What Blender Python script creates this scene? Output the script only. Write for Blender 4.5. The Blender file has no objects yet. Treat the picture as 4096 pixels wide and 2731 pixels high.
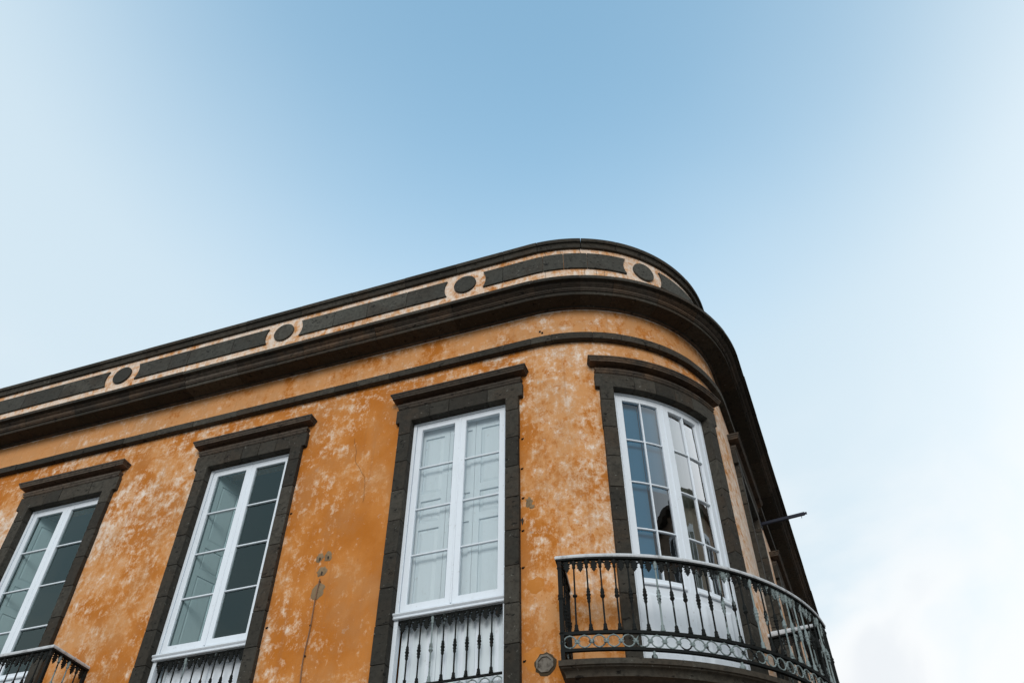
import bpy, math, random
from mathutils import Matrix, Vector
random.seed(7)
rnd = random.uniform
scene = bpy.context.scene
COL = scene.collection
PI = math.pi

# ------------------------------------------------------------------ camera
cam_d = bpy.data.cameras.new('camera')
cam_d.sensor_width = 36.0
cam_d.lens = 3401.46 / 4096 * 36
cam_d.clip_end = 2000
cam = bpy.data.objects.new('camera', cam_d)
COL.objects.link(cam)
cam.location = (2.2406, -7.252, 1.6)
cam.rotation_euler = (PI / 2 + 0.7857, 0, 0.3339)
scene.camera = cam

# ------------------------------------------------------------------ sky, sun, exposure
SUN_DIR = Vector((0.25, -0.90, 0.40)).normalized()        # towards the sun
SUN_EL = math.asin(SUN_DIR.z)
SUN_ROT = math.atan2(SUN_DIR.x, SUN_DIR.y)
world = bpy.data.worlds.new('World')
scene.world = world
world.use_nodes = True
wn, wl = world.node_tree.nodes, world.node_tree.links
wn.clear()
BG = 0.1
def N(tree, t, **kw):
    n = tree.nodes.new(t)
    for k, v in kw.items():
        setattr(n, k, v)
    return n
wt = world.node_tree
out = N(wt, 'ShaderNodeOutputWorld')
bgn = N(wt, 'ShaderNodeBackground')
bgn.inputs['Strength'].default_value = BG
wl.new(bgn.outputs[0], out.inputs[0])
sky = N(wt, 'ShaderNodeTexSky', sky_type='NISHITA')
sky.sun_disc = False
sky.sun_elevation = SUN_EL
sky.sun_rotation = SUN_ROT
sky.altitude = 0
sky.air_density = 1.0
sky.dust_density = 1.5
sky.ozone_density = 1.0
tc = N(wt, 'ShaderNodeTexCoord')
nrm = N(wt, 'ShaderNodeVectorMath', operation='NORMALIZE')
wl.new(tc.outputs['Generated'], nrm.inputs[0])
dirv = nrm.outputs[0]
def wdot(v):
    n = N(wt, 'ShaderNodeVectorMath', operation='DOT_PRODUCT')
    wl.new(dirv, n.inputs[0])
    n.inputs[1].default_value = Vector(v).normalized()
    return n.outputs['Value']
def wmix(f, a, b):
    n = N(wt, 'ShaderNodeMix', data_type='RGBA')
    for s, v in ((0, f), (6, a), (7, b)):
        if isinstance(v, (int, float)):
            n.inputs[s].default_value = v
        elif isinstance(v, tuple):
            n.inputs[s].default_value = (*v, 1)
        else:
            wl.new(v, n.inputs[s])
    return n.outputs[2]
def wramp(x, stops, interp='B_SPLINE'):
    r = N(wt, 'ShaderNodeValToRGB')
    r.color_ramp.interpolation = interp
    while len(r.color_ramp.elements) < len(stops):
        r.color_ramp.elements.new(0.5)
    for e, (p, v) in zip(r.color_ramp.elements, stops):
        e.position = p
        e.color = (v, v, v, 1)
    wl.new(x, r.inputs[0])
    return r.outputs[0]
# blue clear air near the zenith
tint = N(wt, 'ShaderNodeMix', data_type='RGBA', blend_type='MULTIPLY')
tint.inputs[0].default_value = 1
wl.new(sky.outputs[0], tint.inputs[6])
SKYT = (3.95, 4.75, 4.05)
tint.inputs[7].default_value = (*SKYT, 1)
clear = tint.outputs[2]
wn1 = N(wt, 'ShaderNodeTexNoise')
wn1.inputs['Scale'].default_value = 1.6
wn1.inputs['Detail'].default_value = 3
wl.new(dirv, wn1.inputs['Vector'])
# thin bright haze that thickens away from the zenith
zd = wdot((-0.10, 0.30, 0.95))
jit = N(wt, 'ShaderNodeMath', operation='MULTIPLY_ADD')
wl.new(wn1.outputs['Fac'], jit.inputs[0])
jit.inputs[1].default_value = 0.05
jit.inputs[2].default_value = -0.025
zsum = N(wt, 'ShaderNodeMath', operation='ADD')
wl.new(zd, zsum.inputs[0])
wl.new(jit.outputs[0], zsum.inputs[1])
veil = wramp(zsum.outputs[0], [(0.74, 1.0), (0.85, 0.95), (0.905, 0.55), (0.955, 0.15), (1.0, 0.0)])
side = wramp(wdot((0.85, 0.50, -0.10)), [(0.33, 0.0), (0.97, 1.0)], 'EASE')
haze_col = wmix(side, tuple(c / BG for c in (0.68, 0.815, 0.905)), tuple(c / BG for c in (1.22, 1.25, 1.26)))
c1 = wmix(veil, clear, haze_col)
# soft low clouds
wn2 = N(wt, 'ShaderNodeTexNoise')
wn2.inputs['Scale'].default_value = 4.2
wn2.inputs['Detail'].default_value = 5
wn2.inputs['Roughness'].default_value = 0.5
wn2.inputs['Distortion'].default_value = 0.35
wl.new(dirv, wn2.inputs['Vector'])
cl_shape = wramp(wn2.outputs['Fac'], [(0.36, 0.0), (0.56, 1.0)], 'EASE')
low = wramp(wdot((0, 0, 1)), [(0.36, 1.0), (0.66, 0.0)], 'EASE')
cm = N(wt, 'ShaderNodeMath', operation='MULTIPLY')
wl.new(cl_shape, cm.inputs[0]); wl.new(low, cm.inputs[1])
cm2 = N(wt, 'ShaderNodeMath', operation='MULTIPLY')
wl.new(cm.outputs[0], cm2.inputs[0]); cm2.inputs[1].default_value = 0.95
cloud_col = wmix(wramp(wn2.outputs['Fac'], [(0.52, 0.0), (0.66, 1.0)], 'EASE'),
                 tuple(c / BG for c in (0.985, 1.0, 1.01)), tuple(c / BG for c in (0.875, 0.905, 0.94)))
c2 = wmix(cm2.outputs[0], c1, cloud_col)
wl.new(c2, bgn.inputs['Color'])

sun_d = bpy.data.lights.new('sun', 'SUN')
sun_d.energy = 1.5
sun_d.angle = math.radians(26)
sun_d.color = (1.0, 0.97, 0.93)
sun = bpy.data.objects.new('sun', sun_d)
COL.objects.link(sun)
sun.rotation_euler = SUN_DIR.to_track_quat('Z', 'Y').to_euler()

scene.view_settings.view_transform = 'Standard'
scene.view_settings.look = 'None'
scene.view_settings.gamma = 1
scene.view_settings.exposure = 0.0
scene.view_settings.use_curve_mapping = False

# ------------------------------------------------------------------ the facade's own coordinates
# s runs along the wall (straight front s<0, round corner, then the side street), d is the distance out from it
R, PHI = 2.0271, 1.5198
RP = R * PHI
def W(s, d, z):
    if s < 0:
        return (s, -d, z)
    if s < RP:
        a = s / R
        return ((R + d) * math.sin(a), R - (R + d) * math.cos(a), z)
    t, a = s - RP, PHI
    return ((R + d) * math.sin(a) + t * math.cos(a), R - (R + d) * math.cos(a) + t * math.sin(a), z)
def ang(s):
    return 0.0 if s < 0 else min(s, RP) / R
def cuts(s0, s1, step=0.065, extra=()):
    """break points from s0 to s1, dense only on the round corner"""
    pts = {round(s0, 5), round(s1, 5)}
    for e in extra:
        if s0 < e < s1:
            pts.add(round(e, 5))
    a, b = max(s0, 0.0), min(s1, RP)
    if b > a:
        n = max(1, int(math.ceil((b - a) / step)))
        for i in range(n + 1):
            p = a + (b - a) * i / n
            if all(abs(p - q) > 0.012 for q in pts):
                pts.add(round(p, 5))
    return sorted(pts)

class MB:
    def __init__(self):
        self.v, self.f, self.uv, self.key = [], [], [], {}
    def p(self, s, d, z):
        k = (round(s, 5), round(d, 5), round(z, 5))
        if k not in self.key:
            self.key[k] = len(self.v)
            self.v.append(W(s, d, z)); self.uv.append((s, z - d))
        return self.key[k]
    def x(self, co, uv=(0, 0)):
        self.v.append(tuple(co)); self.uv.append(uv)
        return len(self.v) - 1
    def face(self, *idx):
        if len(set(idx)) == len(idx) and len(idx) > 2:
            self.f.append(idx)
    # a slab made of cells in (s, z), from depth d0 (back) to d1 (front)
    def cells(self, sb, zb, d0, d1, solid=lambda s, z: True, back=True):
        ns, nz = len(sb) - 1, len(zb) - 1
        g = [[solid((sb[i] + sb[i + 1]) / 2, (zb[j] + zb[j + 1]) / 2) for j in range(nz)] for i in range(ns)]
        ok = lambda i, j: 0 <= i < ns and 0 <= j < nz and g[i][j]
        for i in range(ns):
            for j in range(nz):
                if not g[i][j]:
                    continue
                s0, s1, z0, z1 = sb[i], sb[i + 1], zb[j], zb[j + 1]
                self.face(self.p(s0, d1, z0), self.p(s1, d1, z0), self.p(s1, d1, z1), self.p(s0, d1, z1))
                if back:
                    self.face(self.p(s0, d0, z0), self.p(s0, d0, z1), self.p(s1, d0, z1), self.p(s1, d0, z0))
                if not ok(i - 1, j):
                    self.face(self.p(s0, d0, z0), self.p(s0, d1, z0), self.p(s0, d1, z1), self.p(s0, d0, z1))
                if not ok(i + 1, j):
                    self.face(self.p(s1, d1, z0), self.p(s1, d0, z0), self.p(s1, d0, z1), self.p(s1, d1, z1))
                if not ok(i, j - 1):
                    self.face(self.p(s0, d0, z0), self.p(s1, d0, z0), self.p(s1, d1, z0), self.p(s0, d1, z0))
                if not ok(i, j + 1):
                    self.face(self.p(s0, d1, z1), self.p(s1, d1, z1), self.p(s1, d0, z1), self.p(s0, d0, z1))
        return self
    def box(self, s0, s1, d0, d1, z0, z1):
        return self.cells(cuts(s0, s1), [z0, z1], d0, d1)
    # a closed (d, z) profile drawn along the wall, with capped ends; profile runs clockwise seen from the left end
    def sweep(self, prof, s0, s1, step=0.065, dd=0.0):
        st = cuts(s0, s1, step)
        rows = [[self.x(W(s, d + dd, z), (s, z - d)) for d, z in prof] for s in st]
        n = len(prof)
        for a, b in zip(rows, rows[1:]):
            for k in range(n):
                m = (k + 1) % n
                self.face(a[k], a[m], b[m], b[k])
        self.face(*reversed(rows[0])); self.face(*rows[-1])
        return self
    # a moulding that returns to the wall at both ends (mitred corners)
    def mitre(self, prof, sl, sr):
        st = [[(sl - d, 0.0, z) for d, z in prof], [(sl - d, d, z) for d, z in prof]]
        for s in cuts(sl, sr):
            if sl < s < sr:
                st.append([(s, d, z) for d, z in prof])
        st += [[(sr + d, d, z) for d, z in prof], [(sr + d, 0.0, z) for d, z in prof]]
        rows = [[self.x(W(*q), (q[0], q[2] - q[1])) for q in r] for r in st]
        for a, b in zip(rows, rows[1:]):
            for k in range(len(prof) - 1):
                self.face(a[k], a[k + 1], b[k + 1], b[k])
        return self
    # things built in plain local space
    def lathe(self, prof, n=10, c=(0, 0, 0)):
        rows = []
        for r, z in prof:
            rows.append([self.x((c[0] + r * math.cos(2 * PI * k / n), c[1] + r * math.sin(2 * PI * k / n), c[2] + z)) for k in range(n)])
        for a, b in zip(rows, rows[1:]):
            for k in range(n):
                self.face(a[k], a[(k + 1) % n], b[(k + 1) % n], b[k])
        self.face(*reversed(rows[0])); self.face(*rows[-1])
        return self
    def tube(self, pts, r, n=6, cap=True):
        pts = [Vector(q) for q in pts]
        rows = []
        for i, q in enumerate(pts):
            t = (pts[min(i + 1, len(pts) - 1)] - pts[max(i - 1, 0)]).normalized()
            u = t.cross(Vector((0.13, 0.94, 0.31))).normalized()
            w = t.cross(u)
            rr = r[i] if isinstance(r, (list, tuple)) else r
            rows.append([self.x(q + (u * math.cos(2 * PI * k / n) + w * math.sin(2 * PI * k / n)) * rr) for k in range(n)])
        for a, b in zip(rows, rows[1:]):
            for k in range(n):
                self.face(a[k], a[(k + 1) % n], b[(k + 1) % n], b[k])
        if cap:
            self.face(*reversed(rows[0])); self.face(*rows[-1])
        return self
    def cube(self, x0, x1, y0, y1, z0, z1):
        i = [self.x((x, y, z), (x + y, z)) for x in (x0, x1) for y in (y0, y1) for z in (z0, z1)]
        for q in ((0, 1, 3, 2), (4, 6, 7, 5), (0, 4, 5, 1), (2, 3, 7, 6), (0, 2, 6, 4), (1, 5, 7, 3)):
            self.face(*[i[k] for k in q])
        return self
    def plate(self, poly, y0, y1):
        """polygon in (x, z) given thickness along y"""
        a = [self.x((x, y0, z)) for x, z in poly]
        b = [self.x((x, y1, z)) for x, z in poly]
        self.face(*a); self.face(*reversed(b))
        for k in range(len(poly)):
            m = (k + 1) % len(poly)
            self.face(a[m], a[k], b[k], b[m])
        return self
    def blob(self, c, r, n=6, sq=(1, 1, 1)):
        rows = []
        for i in range(1, 4):
            t = PI * i / 4
            rows.append([self.x((c[0] + sq[0] * r * math.sin(t) * math.cos(2 * PI * k / n), c[1] + sq[1] * r * math.sin(t) * math.sin(2 * PI * k / n), c[2] + sq[2] * r * math.cos(t))) for k in range(n)])
        top = self.x((c[0], c[1], c[2] + sq[2] * r)); bot = self.x((c[0], c[1], c[2] - sq[2] * r))
        for k in range(n):
            self.face(top, rows[0][k], rows[0][(k + 1) % n])
            self.face(bot, rows[-1][(k + 1) % n], rows[-1][k])
        for a, b in zip(rows, rows[1:]):
            for k in range(n):
                self.face(a[(k + 1) % n], a[k], b[k], b[(k + 1) % n])
        return self
    def mesh(self, name, mat, smooth=35, fix=True):
        me = bpy.data.meshes.new(name)
        me.from_pydata(self.v, [], self.f)
        uvl = me.uv_layers.new(name='UVMap')
        for lp in me.loops:
            uvl.data[lp.index].uv = self.uv[lp.vertex_index]
        if fix:
            import bmesh
            bm = bmesh.new(); bm.from_mesh(me)
            bmesh.ops.recalc_face_normals(bm, faces=bm.faces)
            bm.to_mesh(me); bm.free()
        if smooth:
            me.polygons.foreach_set('use_smooth', [True] * len(me.polygons))
            me.set_sharp_from_angle(angle=math.radians(smooth))
        for m in (mat if isinstance(mat, (list, tuple)) else [mat]):
            me.materials.append(m)
        return me

def empty(name, loc=(0, 0, 0)):
    o = bpy.data.objects.new(name, None)
    o.empty_display_size = 0.3
    o.location = loc
    COL.objects.link(o)
    return o
def tag(o, label=None, cat=None, group=None, kind=None):
    for k, v in (('label', label), ('category', cat), ('group', group), ('kind', kind)):
        if v:
            o[k] = v
    return o
def put(name, me, parent=None, mw=None, bevel=0.0):
    o = bpy.data.objects.new(name, me)
    COL.objects.link(o)
    if parent is not None:
        o.parent = parent
    if mw is not None:
        o.matrix_local = mw
    if bevel:
        b = o.modifiers.new('edge', 'BEVEL')
        b.width = bevel; b.segments = 1; b.limit_method = 'ANGLE'; b.angle_limit = math.radians(45)
        b.harden_normals = False
    return o
def obj(name, mb, mat, parent=None, smooth=35, bevel=0.0):
    return put(name, mb.mesh(name, mat, smooth), parent, None, bevel)

# ------------------------------------------------------------------ materials
class Mat:
    def __init__(self, name, rough=0.8, spec=0.3):
        self.m = bpy.data.materials.new(name); self.m.use_nodes = True
        self.t = self.m.node_tree
        self.b = self.t.nodes['Principled BSDF']
        self.b.inputs['Roughness'].default_value = rough
        self.b.inputs['Specular IOR Level'].default_value = spec
        self.tc = self.t.nodes.new('ShaderNodeTexCoord')
        self.oi = self.t.nodes.new('ShaderNodeObjectInfo')
    def lk(self, a, b): self.t.links.new(a, b)
    def vec(self, src='Object', scale=(1, 1, 1), loc=(0, 0, 0), rand=False):
        mp = self.t.nodes.new('ShaderNodeMapping')
        mp.inputs['Scale'].default_value = scale; mp.inputs['Location'].default_value = loc
        v = self.tc.outputs[src]
        if rand:
            a = self.t.nodes.new('ShaderNodeVectorMath'); a.operation = 'MULTIPLY_ADD'
            cb = self.t.nodes.new('ShaderNodeCombineXYZ')
            self.lk(self.oi.outputs['Random'], cb.inputs[0]); self.lk(self.oi.outputs['Random'], cb.inputs[1])
            a.inputs[1].default_value = (37, 91, 53)
            self.lk(cb.outputs[0], a.inputs[0]); self.lk(v, a.inputs[2]); v = a.outputs[0]
        self.lk(v, mp.inputs['Vector'])
        return mp.outputs[0]
    def noise(self, v, scale, detail=6, rough=0.6, dist=0.0):
        n = self.t.nodes.new('ShaderNodeTexNoise')
        n.inputs['Scale'].default_value = scale; n.inputs['Detail'].default_value = detail
        n.inputs['Roughness'].default_value = rough; n.inputs['Distortion'].default_value = dist
        self.lk(v, n.inputs['Vector'])
        return n.outputs['Fac']
    def voro(self, v, scale, feature='F1'):
        n = self.t.nodes.new('ShaderNodeTexVoronoi'); n.feature = feature
        n.inputs['Scale'].default_value = scale
        self.lk(v, n.inputs['Vector'])
        return n.outputs['Distance']
    def ramp(self, x, a, b, lo=0.0, hi=1.0):
        r = self.t.nodes.new('ShaderNodeMapRange'); r.interpolation_type = 'SMOOTHSTEP'
        r.inputs['From Min'].default_value = a; r.inputs['From Max'].default_value = b
        r.inputs['To Min'].default_value = lo; r.inputs['To Max'].default_value = hi
        self.lk(x, r.inputs['Value'])
        return r.outputs['Result']
    def math(self, op, a, b=None):
        n = self.t.nodes.new('ShaderNodeMath'); n.operation = op
        for i, v in enumerate((a, b)):
            if v is None: continue
            if isinstance(v, (int, float)): n.inputs[i].default_value = v
            else: self.lk(v, n.inputs[i])
        return n.outputs[0]
    def mix(self, f, a, b):
        n = self.t.nodes.new('ShaderNodeMix'); n.data_type = 'RGBA'
        for s, v in ((0, f), (6, a), (7, b)):
            if isinstance(v, (int, float)): n.inputs[s].default_value = v
            elif isinstance(v, tuple): n.inputs[s].default_value = (*v, 1)
            else: self.lk(v, n.inputs[s])
        return n.outputs[2]
    def col(self, c):
        if isinstance(c, tuple): self.b.inputs['Base Color'].default_value = (*c, 1)
        else: self.lk(c, self.b.inputs['Base Color'])
    def bump(self, h, strength=0.3, dist=0.01):
        n = self.t.nodes.new('ShaderNodeBump')
        n.inputs['Strength'].default_value = strength; n.inputs['Distance'].default_value = dist
        self.lk(h, n.inputs['Height']); self.lk(n.outputs[0], self.b.inputs['Normal'])
    def sep(self, v):
        n = self.t.nodes.new('ShaderNodeSeparateXYZ'); self.lk(v, n.inputs[0])
        return n.outputs

def stucco_material(name, pale):
    """flaking limewash: ochre under faded peach under chalky white, in facade coordinates (s, z)"""
    M = Mat(name, 0.92, 0.15)
    us, uz, _ = M.sep(M.vec('UV'))
    V = lambda sx, sz, lx=0, lz=0: M.vec('UV', (sx, sz, 1), (lx, lz, 0))
    add = lambda a, b: M.math('ADD', a, b)
    mul = lambda a, b: M.math('MULTIPLY', a, b)
    cen = lambda a, k: mul(M.math('SUBTRACT', a, 0.5), k)
    deep, ochre, peach, pale_p, chalk = (0.45, 0.145, 0.017), (0.53, 0.200, 0.043), (0.61, 0.300, 0.120), (0.67, 0.42, 0.255), (0.76, 0.61, 0.49)
    big = M.noise(V(0.50, 0.42, 3.1, 0.7), 1.0, 4, 0.55)
    soft = M.noise(V(1.2, 1.0, 6, 2), 1.5, 5, 0.58)
    fine = M.noise(V(1.5, 1.1, 5, 2), 9.0, 10, 0.76)
    ragged = M.noise(V(1.3, 1.0, 7, 3), 3.8, 11, 0.77)
    drip = M.noise(V(7.0, 0.55, 2, 9), 2.0, 6, 0.65)
    brush = M.noise(V(0.9, 5.5, 1, 3), 2.6, 8, 0.72)
    # how far each stretch of wall has weathered
    corner_ = M.ramp(us, -0.35, 0.15)
    left_ = M.ramp(us, -3.4, -4.7)
    far = M.ramp(us, 2.1, 2.7)
    frieze = M.ramp(uz, 9.06, 9.12)
    under = mul(M.ramp(uz, 8.60, 8.98), M.ramp(uz, 9.12, 9.07))
    c = M.mix(M.ramp(soft, 0.36, 0.62), deep, ochre)
    m1 = add(add(mul(soft, 0.35), mul(fine, 0.35)), mul(ragged, 0.30))
    m1 = add(m1, cen(big, 0.20))
    m1 = add(m1, cen(drip, 0.10))
    m1 = add(m1, add(mul(left_, 0.052), add(mul(corner_, 0.080), mul(frieze, 0.070))))
    m1 = add(m1, add(mul(far, 0.03), -0.010))
    c = M.mix(M.ramp(m1, 0.50, 0.575, 0, 0.88), c, peach)
    # ochre islands that are left standing on the worn corner, with crisp edges
    isl = M.noise(V(1.5, 1.1, 11, 5), 4.6, 11, 0.76)
    isl = add(isl, add(cen(drip, 0.14), cen(big, -0.2)))
    islf = mul(mul(M.ramp(isl, 0.520, 0.545), corner_), M.math('SUBTRACT', 1.0, mul(far, 0.6)))
    c = M.mix(mul(islf, 0.8), c, M.mix(M.ramp(fine, 0.4, 0.6), deep, (0.55, 0.19, 0.03)))
    # thin pale coat
    p1 = add(add(mul(ragged, 0.55), mul(fine, 0.45)), cen(big, 0.30))
    p1 = add(p1, cen(drip, 0.12))
    hot = mul(left_, mul(M.ramp(uz, 6.7, 7.6), M.ramp(uz, 8.6, 8.2)))
    worn_band = mul(corner_, mul(M.ramp(uz, 5.6, 6.5), M.ramp(uz, 7.5, 6.9)))
    p1 = add(p1, add(add(mul(hot, 0.042), mul(left_, 0.022)), add(mul(worn_band, 0.036), add(mul(far, 0.095), mul(corner_, 0.004)))))
    p1 = add(p1, add(-0.004, mul(mul(M.ramp(us, -3.3, -2.9), M.ramp(us, -0.9, -1.8)), mul(M.ramp(uz, 8.7, 8.3), -0.014))))
    p1 = add(p1, mul(under, add(0.012, cen(brush, 0.34))))
    p1 = add(p1, mul(frieze, add(-0.015, cen(brush, 0.16))))
    if pale:
        p1 = add(p1, 0.112)
    c = M.mix(M.ramp(p1, 0.505, 0.570, 0, 0.75), c, pale_p)
    # chalk where it has gone furthest
    c = M.mix(M.ramp(p1, 0.562, 0.612, 0, 0.78), c, chalk)
    c = M.mix(M.ramp(add(p1, cen(fine, 0.25)), 0.630, 0.665, 0, 0.75), c, (0.80, 0.72, 0.64))
    # bluish older coat, reddish undercoat flecks, sooty dots
    sp = M.noise(V(1, 1, 4, 4), 5.5, 6, 0.72)
    c = M.mix(mul(M.ramp(sp, 0.63, 0.68, 0, 0.42), M.ramp(us, -1.6, -0.3, 0.55, 1.0)), c, (0.50, 0.53, 0.48))
    sp2 = M.noise(V(1.4, 0.8, 14, 4), 12.0, 6, 0.68)
    c = M.mix(M.ramp(sp2, 0.64, 0.68, 0, 0.55), c, (0.40, 0.125, 0.03))
    dots = M.noise(V(1, 1, 9, 1), 30.0, 3, 0.55)
    c = M.mix(M.ramp(dots, 0.735, 0.76, 0, 0.6), c, (0.12, 0.07, 0.04))
    grain = M.noise(V(1, 1), 70.0, 3, 0.6)
    c = M.mix(M.ramp(grain, 0.35, 0.7, 0.0, 0.12), c, (0.30, 0.16, 0.08))
    run = M.noise(V(11.0, 0.32, 3, 3), 1.3, 5, 0.6)
    c = M.mix(M.ramp(run, 0.55, 0.72, 0, 0.34), c, (0.36, 0.14, 0.045))
    dull = M.noise(V(0.8, 0.55, 21, 6), 2.1, 6, 0.62)
    c = M.mix(M.ramp(dull, 0.44, 0.66, 0, 0.30), c, (0.40, 0.23, 0.115))
    M.col(c)
    h = add(mul(m1, 0.5), mul(grain, 0.12))
    h = add(h, mul(M.ramp(p1, 0.52, 0.60), -0.14))
    M.bump(add(h, mul(islf, 0.10)), 0.40, 0.02)
    return M.m
STUCCO = stucco_material('ochre_limewash', False)
STUCCO_PALE = stucco_material('faded_limewash', True)

def stone_material(name, base, brown, spots=True):
    M = Mat(name, 0.88, 0.22)
    v = M.vec('Object', rand=True)
    n1 = M.noise(v, 2.2, 6, 0.62); n2 = M.noise(v, 20.0, 7, 0.70)
    c = M.mix(M.oi.outputs['Random'], tuple(b * 0.62 for b in base), tuple(b * 1.45 for b in base))
    sh = M.t.nodes.new('ShaderNodeMath'); sh.operation = 'FRACT'
    M.lk(M.math('MULTIPLY', M.oi.outputs['Random'], 7.31), sh.inputs[0])
    c = M.mix(M.math('MULTIPLY', M.ramp(n1, 0.40, 0.64), M.ramp(sh.outputs[0], 0.0, 1.0, 0.15, 0.95)), c, brown)
    c = M.mix(M.ramp(n2, 0.40, 0.70, 0, 0.65), c, tuple(b * 0.38 for b in base))
    vv = M.vec('Object', (1, 1, 1.9), rand=True)
    pits = M.ramp(M.noise(vv, 13.0, 5, 0.62), 0.33, 0.39, 1, 0)
    c = M.mix(M.math('MULTIPLY', pits, 0.85), c, tuple(b * 0.12 for b in base))
    if spots:
        lich = M.ramp(M.noise(M.vec('Object', rand=True, loc=(3, 3, 3)), 24.0, 4, 0.6), 0.665, 0.70)
        c = M.mix(M.math('MULTIPLY', lich, 0.45), c, (0.20, 0.20, 0.175))
        smear = M.ramp(M.noise(M.vec('Object', (2.0, 2.0, 0.5), rand=True, loc=(1, 7, 2)), 4.5, 7, 0.7), 0.66, 0.74)
        c = M.mix(M.math('MULTIPLY', smear, 0.35), c, (0.16, 0.145, 0.115))
    M.col(c)
    M.bump(M.math('SUBTRACT', M.math('MULTIPLY', n2, 0.6), M.math('MULTIPLY', pits, 1.0)), 0.6, 0.014)
    return M.m
STONE = stone_material('dark_basalt', (0.045, 0.041, 0.033), (0.052, 0.038, 0.026))
STONE_P = stone_material('grey_panel_basalt', (0.060, 0.059, 0.050), (0.045, 0.037, 0.028))
STONE_B = stone_material('weathered_bounce_basalt', (0.068, 0.056, 0.045), (0.125, 0.080, 0.050), False)  # weathered brown with warm bounced light mixed into the colour
STAIN_BOUNCE = stone_material('ochre_bounce_basalt', (0.095, 0.062, 0.043), (0.135, 0.080, 0.048), False)  # ochre wash on the hood necks; warm bounced light painted into the red-brown

def simple(name, col, rough=0.6, spec=0.3, noise=None, dark=None, amt=0.4, scale=8.0, bump=0.0):
    M = Mat(name, rough, spec)
    v = M.vec('Object', rand=True)
    if dark:
        f = M.noise(v, scale, 6, 0.65)
        M.col(M.mix(M.ramp(f, 0.45, 0.75, 0, amt), col, dark))
        if bump:
            M.bump(f, bump, 0.01)
    else:
        M.col(col)
    return M.m
MORTAR = simple('mortar', (0.05, 0.043, 0.036), 0.95, 0.1, dark=(0.02, 0.018, 0.016), amt=0.6)
GREYMORTAR = simple('grey_cement_patch', (0.24, 0.165, 0.095), 0.95, 0.1, dark=(0.10, 0.075, 0.05), amt=0.8, scale=18, bump=0.4)
OCHREPATCH = simple('bare_ochre_patch', (0.50, 0.19, 0.04), 0.95, 0.1, dark=(0.62, 0.30, 0.12), amt=0.5, scale=9)
def white_paint(name, base):
    M = Mat(name, 0.5, 0.35)
    v = M.vec('Object', (3, 3, 0.6), rand=True)
    f = M.noise(v, 5.0, 6, 0.65); g = M.noise(M.vec('Object', (1, 1, 1), rand=True), 16.0, 6, 0.7)
    c = M.mix(M.ramp(f, 0.45, 0.8, 0, 0.28), base, tuple(b * 0.78 for b in base))
    c = M.mix(M.ramp(g, 0.61, 0.72, 0, 0.5), c, (0.36, 0.35, 0.33))
    h2 = M.noise(M.vec('Object', (1, 1, 0.35), (2, 5, 1), rand=True), 28.0, 5, 0.7)
    c = M.mix(M.ramp(h2, 0.60, 0.72, 0, 0.35), c, tuple(b * 0.6 for b in base))
    M.col(c); M.bump(f, 0.12, 0.004)
    return M.m
WHITE = white_paint('white_paint', (0.73, 0.785, 0.84))
SHUTW = white_paint('shutter_paint', (0.66, 0.73, 0.765))
RAILW = simple('worn_grey_handrail_paint', (0.54, 0.56, 0.58), 0.6, 0.3, dark=(0.12, 0.12, 0.115), amt=0.75, scale=11, bump=0.2)
def iron_material(name, worn):
    M = Mat(name, 0.75, 0.18)
    v = M.vec('Object', (1, 1, 0.7), rand=True)
    a = M.noise(v, 9.0, 7, 0.7); b = M.noise(M.vec('Object', (1, 1, 0.6), (4, 4, 4), rand=True), 7.0, 6, 0.7)
    base = (0.007, 0.0085, 0.008)
    t = worn
    rr = M.math('ADD', a, M.math('MULTIPLY', M.math('SUBTRACT', M.oi.outputs['Random'], 0.5), 0.25))
    c = M.mix(M.ramp(rr, t, t + 0.10, 0, 0.85), base, (0.25, 0.305, 0.305))
    c = M.mix(M.ramp(b, 0.58, 0.68, 0, 0.8), c, (0.035, 0.018, 0.011))
    M.col(c); M.bump(a, 0.3, 0.004)
    return M.m
IRON = iron_material('old_black_iron', 0.64)
IRON_W = iron_material('worn_painted_iron', 0.42)
IRON_D = iron_material('black_iron', 0.85)
IRON_R = iron_material('pale_patinated_iron', 0.36)
def glass_material(name, tint, k=1.0, sheen=(0.97, 0.98, 1.0)):
    m = bpy.data.materials.new(name); m.use_nodes = True
    t = m.node_tree; t.nodes.clear()
    o = t.nodes.new('ShaderNodeOutputMaterial'); mx = t.nodes.new('ShaderNodeMixShader')
    tr = t.nodes.new('ShaderNodeBsdfTransparent'); gl = t.nodes.new('ShaderNodeBsdfGlossy')
    tr.inputs[0].default_value = (*tint, 1); gl.inputs['Roughness'].default_value = 0.012
    gl.inputs[0].default_value = (*sheen, 1)
    fr = t.nodes.new('ShaderNodeFresnel'); fr.inputs[0].default_value = 1.5
    ml = t.nodes.new('ShaderNodeMath'); ml.operation = 'MULTIPLY'; ml.inputs[1].default_value = 1.9 * k; ml.use_clamp = True
    tc_ = t.nodes.new('ShaderNodeTexCoord'); ns = t.nodes.new('ShaderNodeTexNoise'); ns.inputs['Scale'].default_value = 3.2
    ns.inputs['Detail'].default_value = 2
    bp = t.nodes.new('ShaderNodeBump'); bp.inputs['Strength'].default_value = 0.10; bp.inputs['Distance'].default_value = 0.02
    L = t.links.new
    L(tc_.outputs['Object'], ns.inputs['Vector']); L(ns.outputs['Fac'], bp.inputs['Height']); L(bp.outputs[0], gl.inputs['Normal'])
    L(fr.outputs[0], ml.inputs[0]); L(ml.outputs[0], mx.inputs[0]); L(tr.outputs[0], mx.inputs[1]); L(gl.outputs[0], mx.inputs[2])
    L(mx.outputs[0], o.inputs[0])
    return m
GLASS = glass_material('old_window_glass', (0.93, 0.955, 0.955), 0.9)
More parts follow.
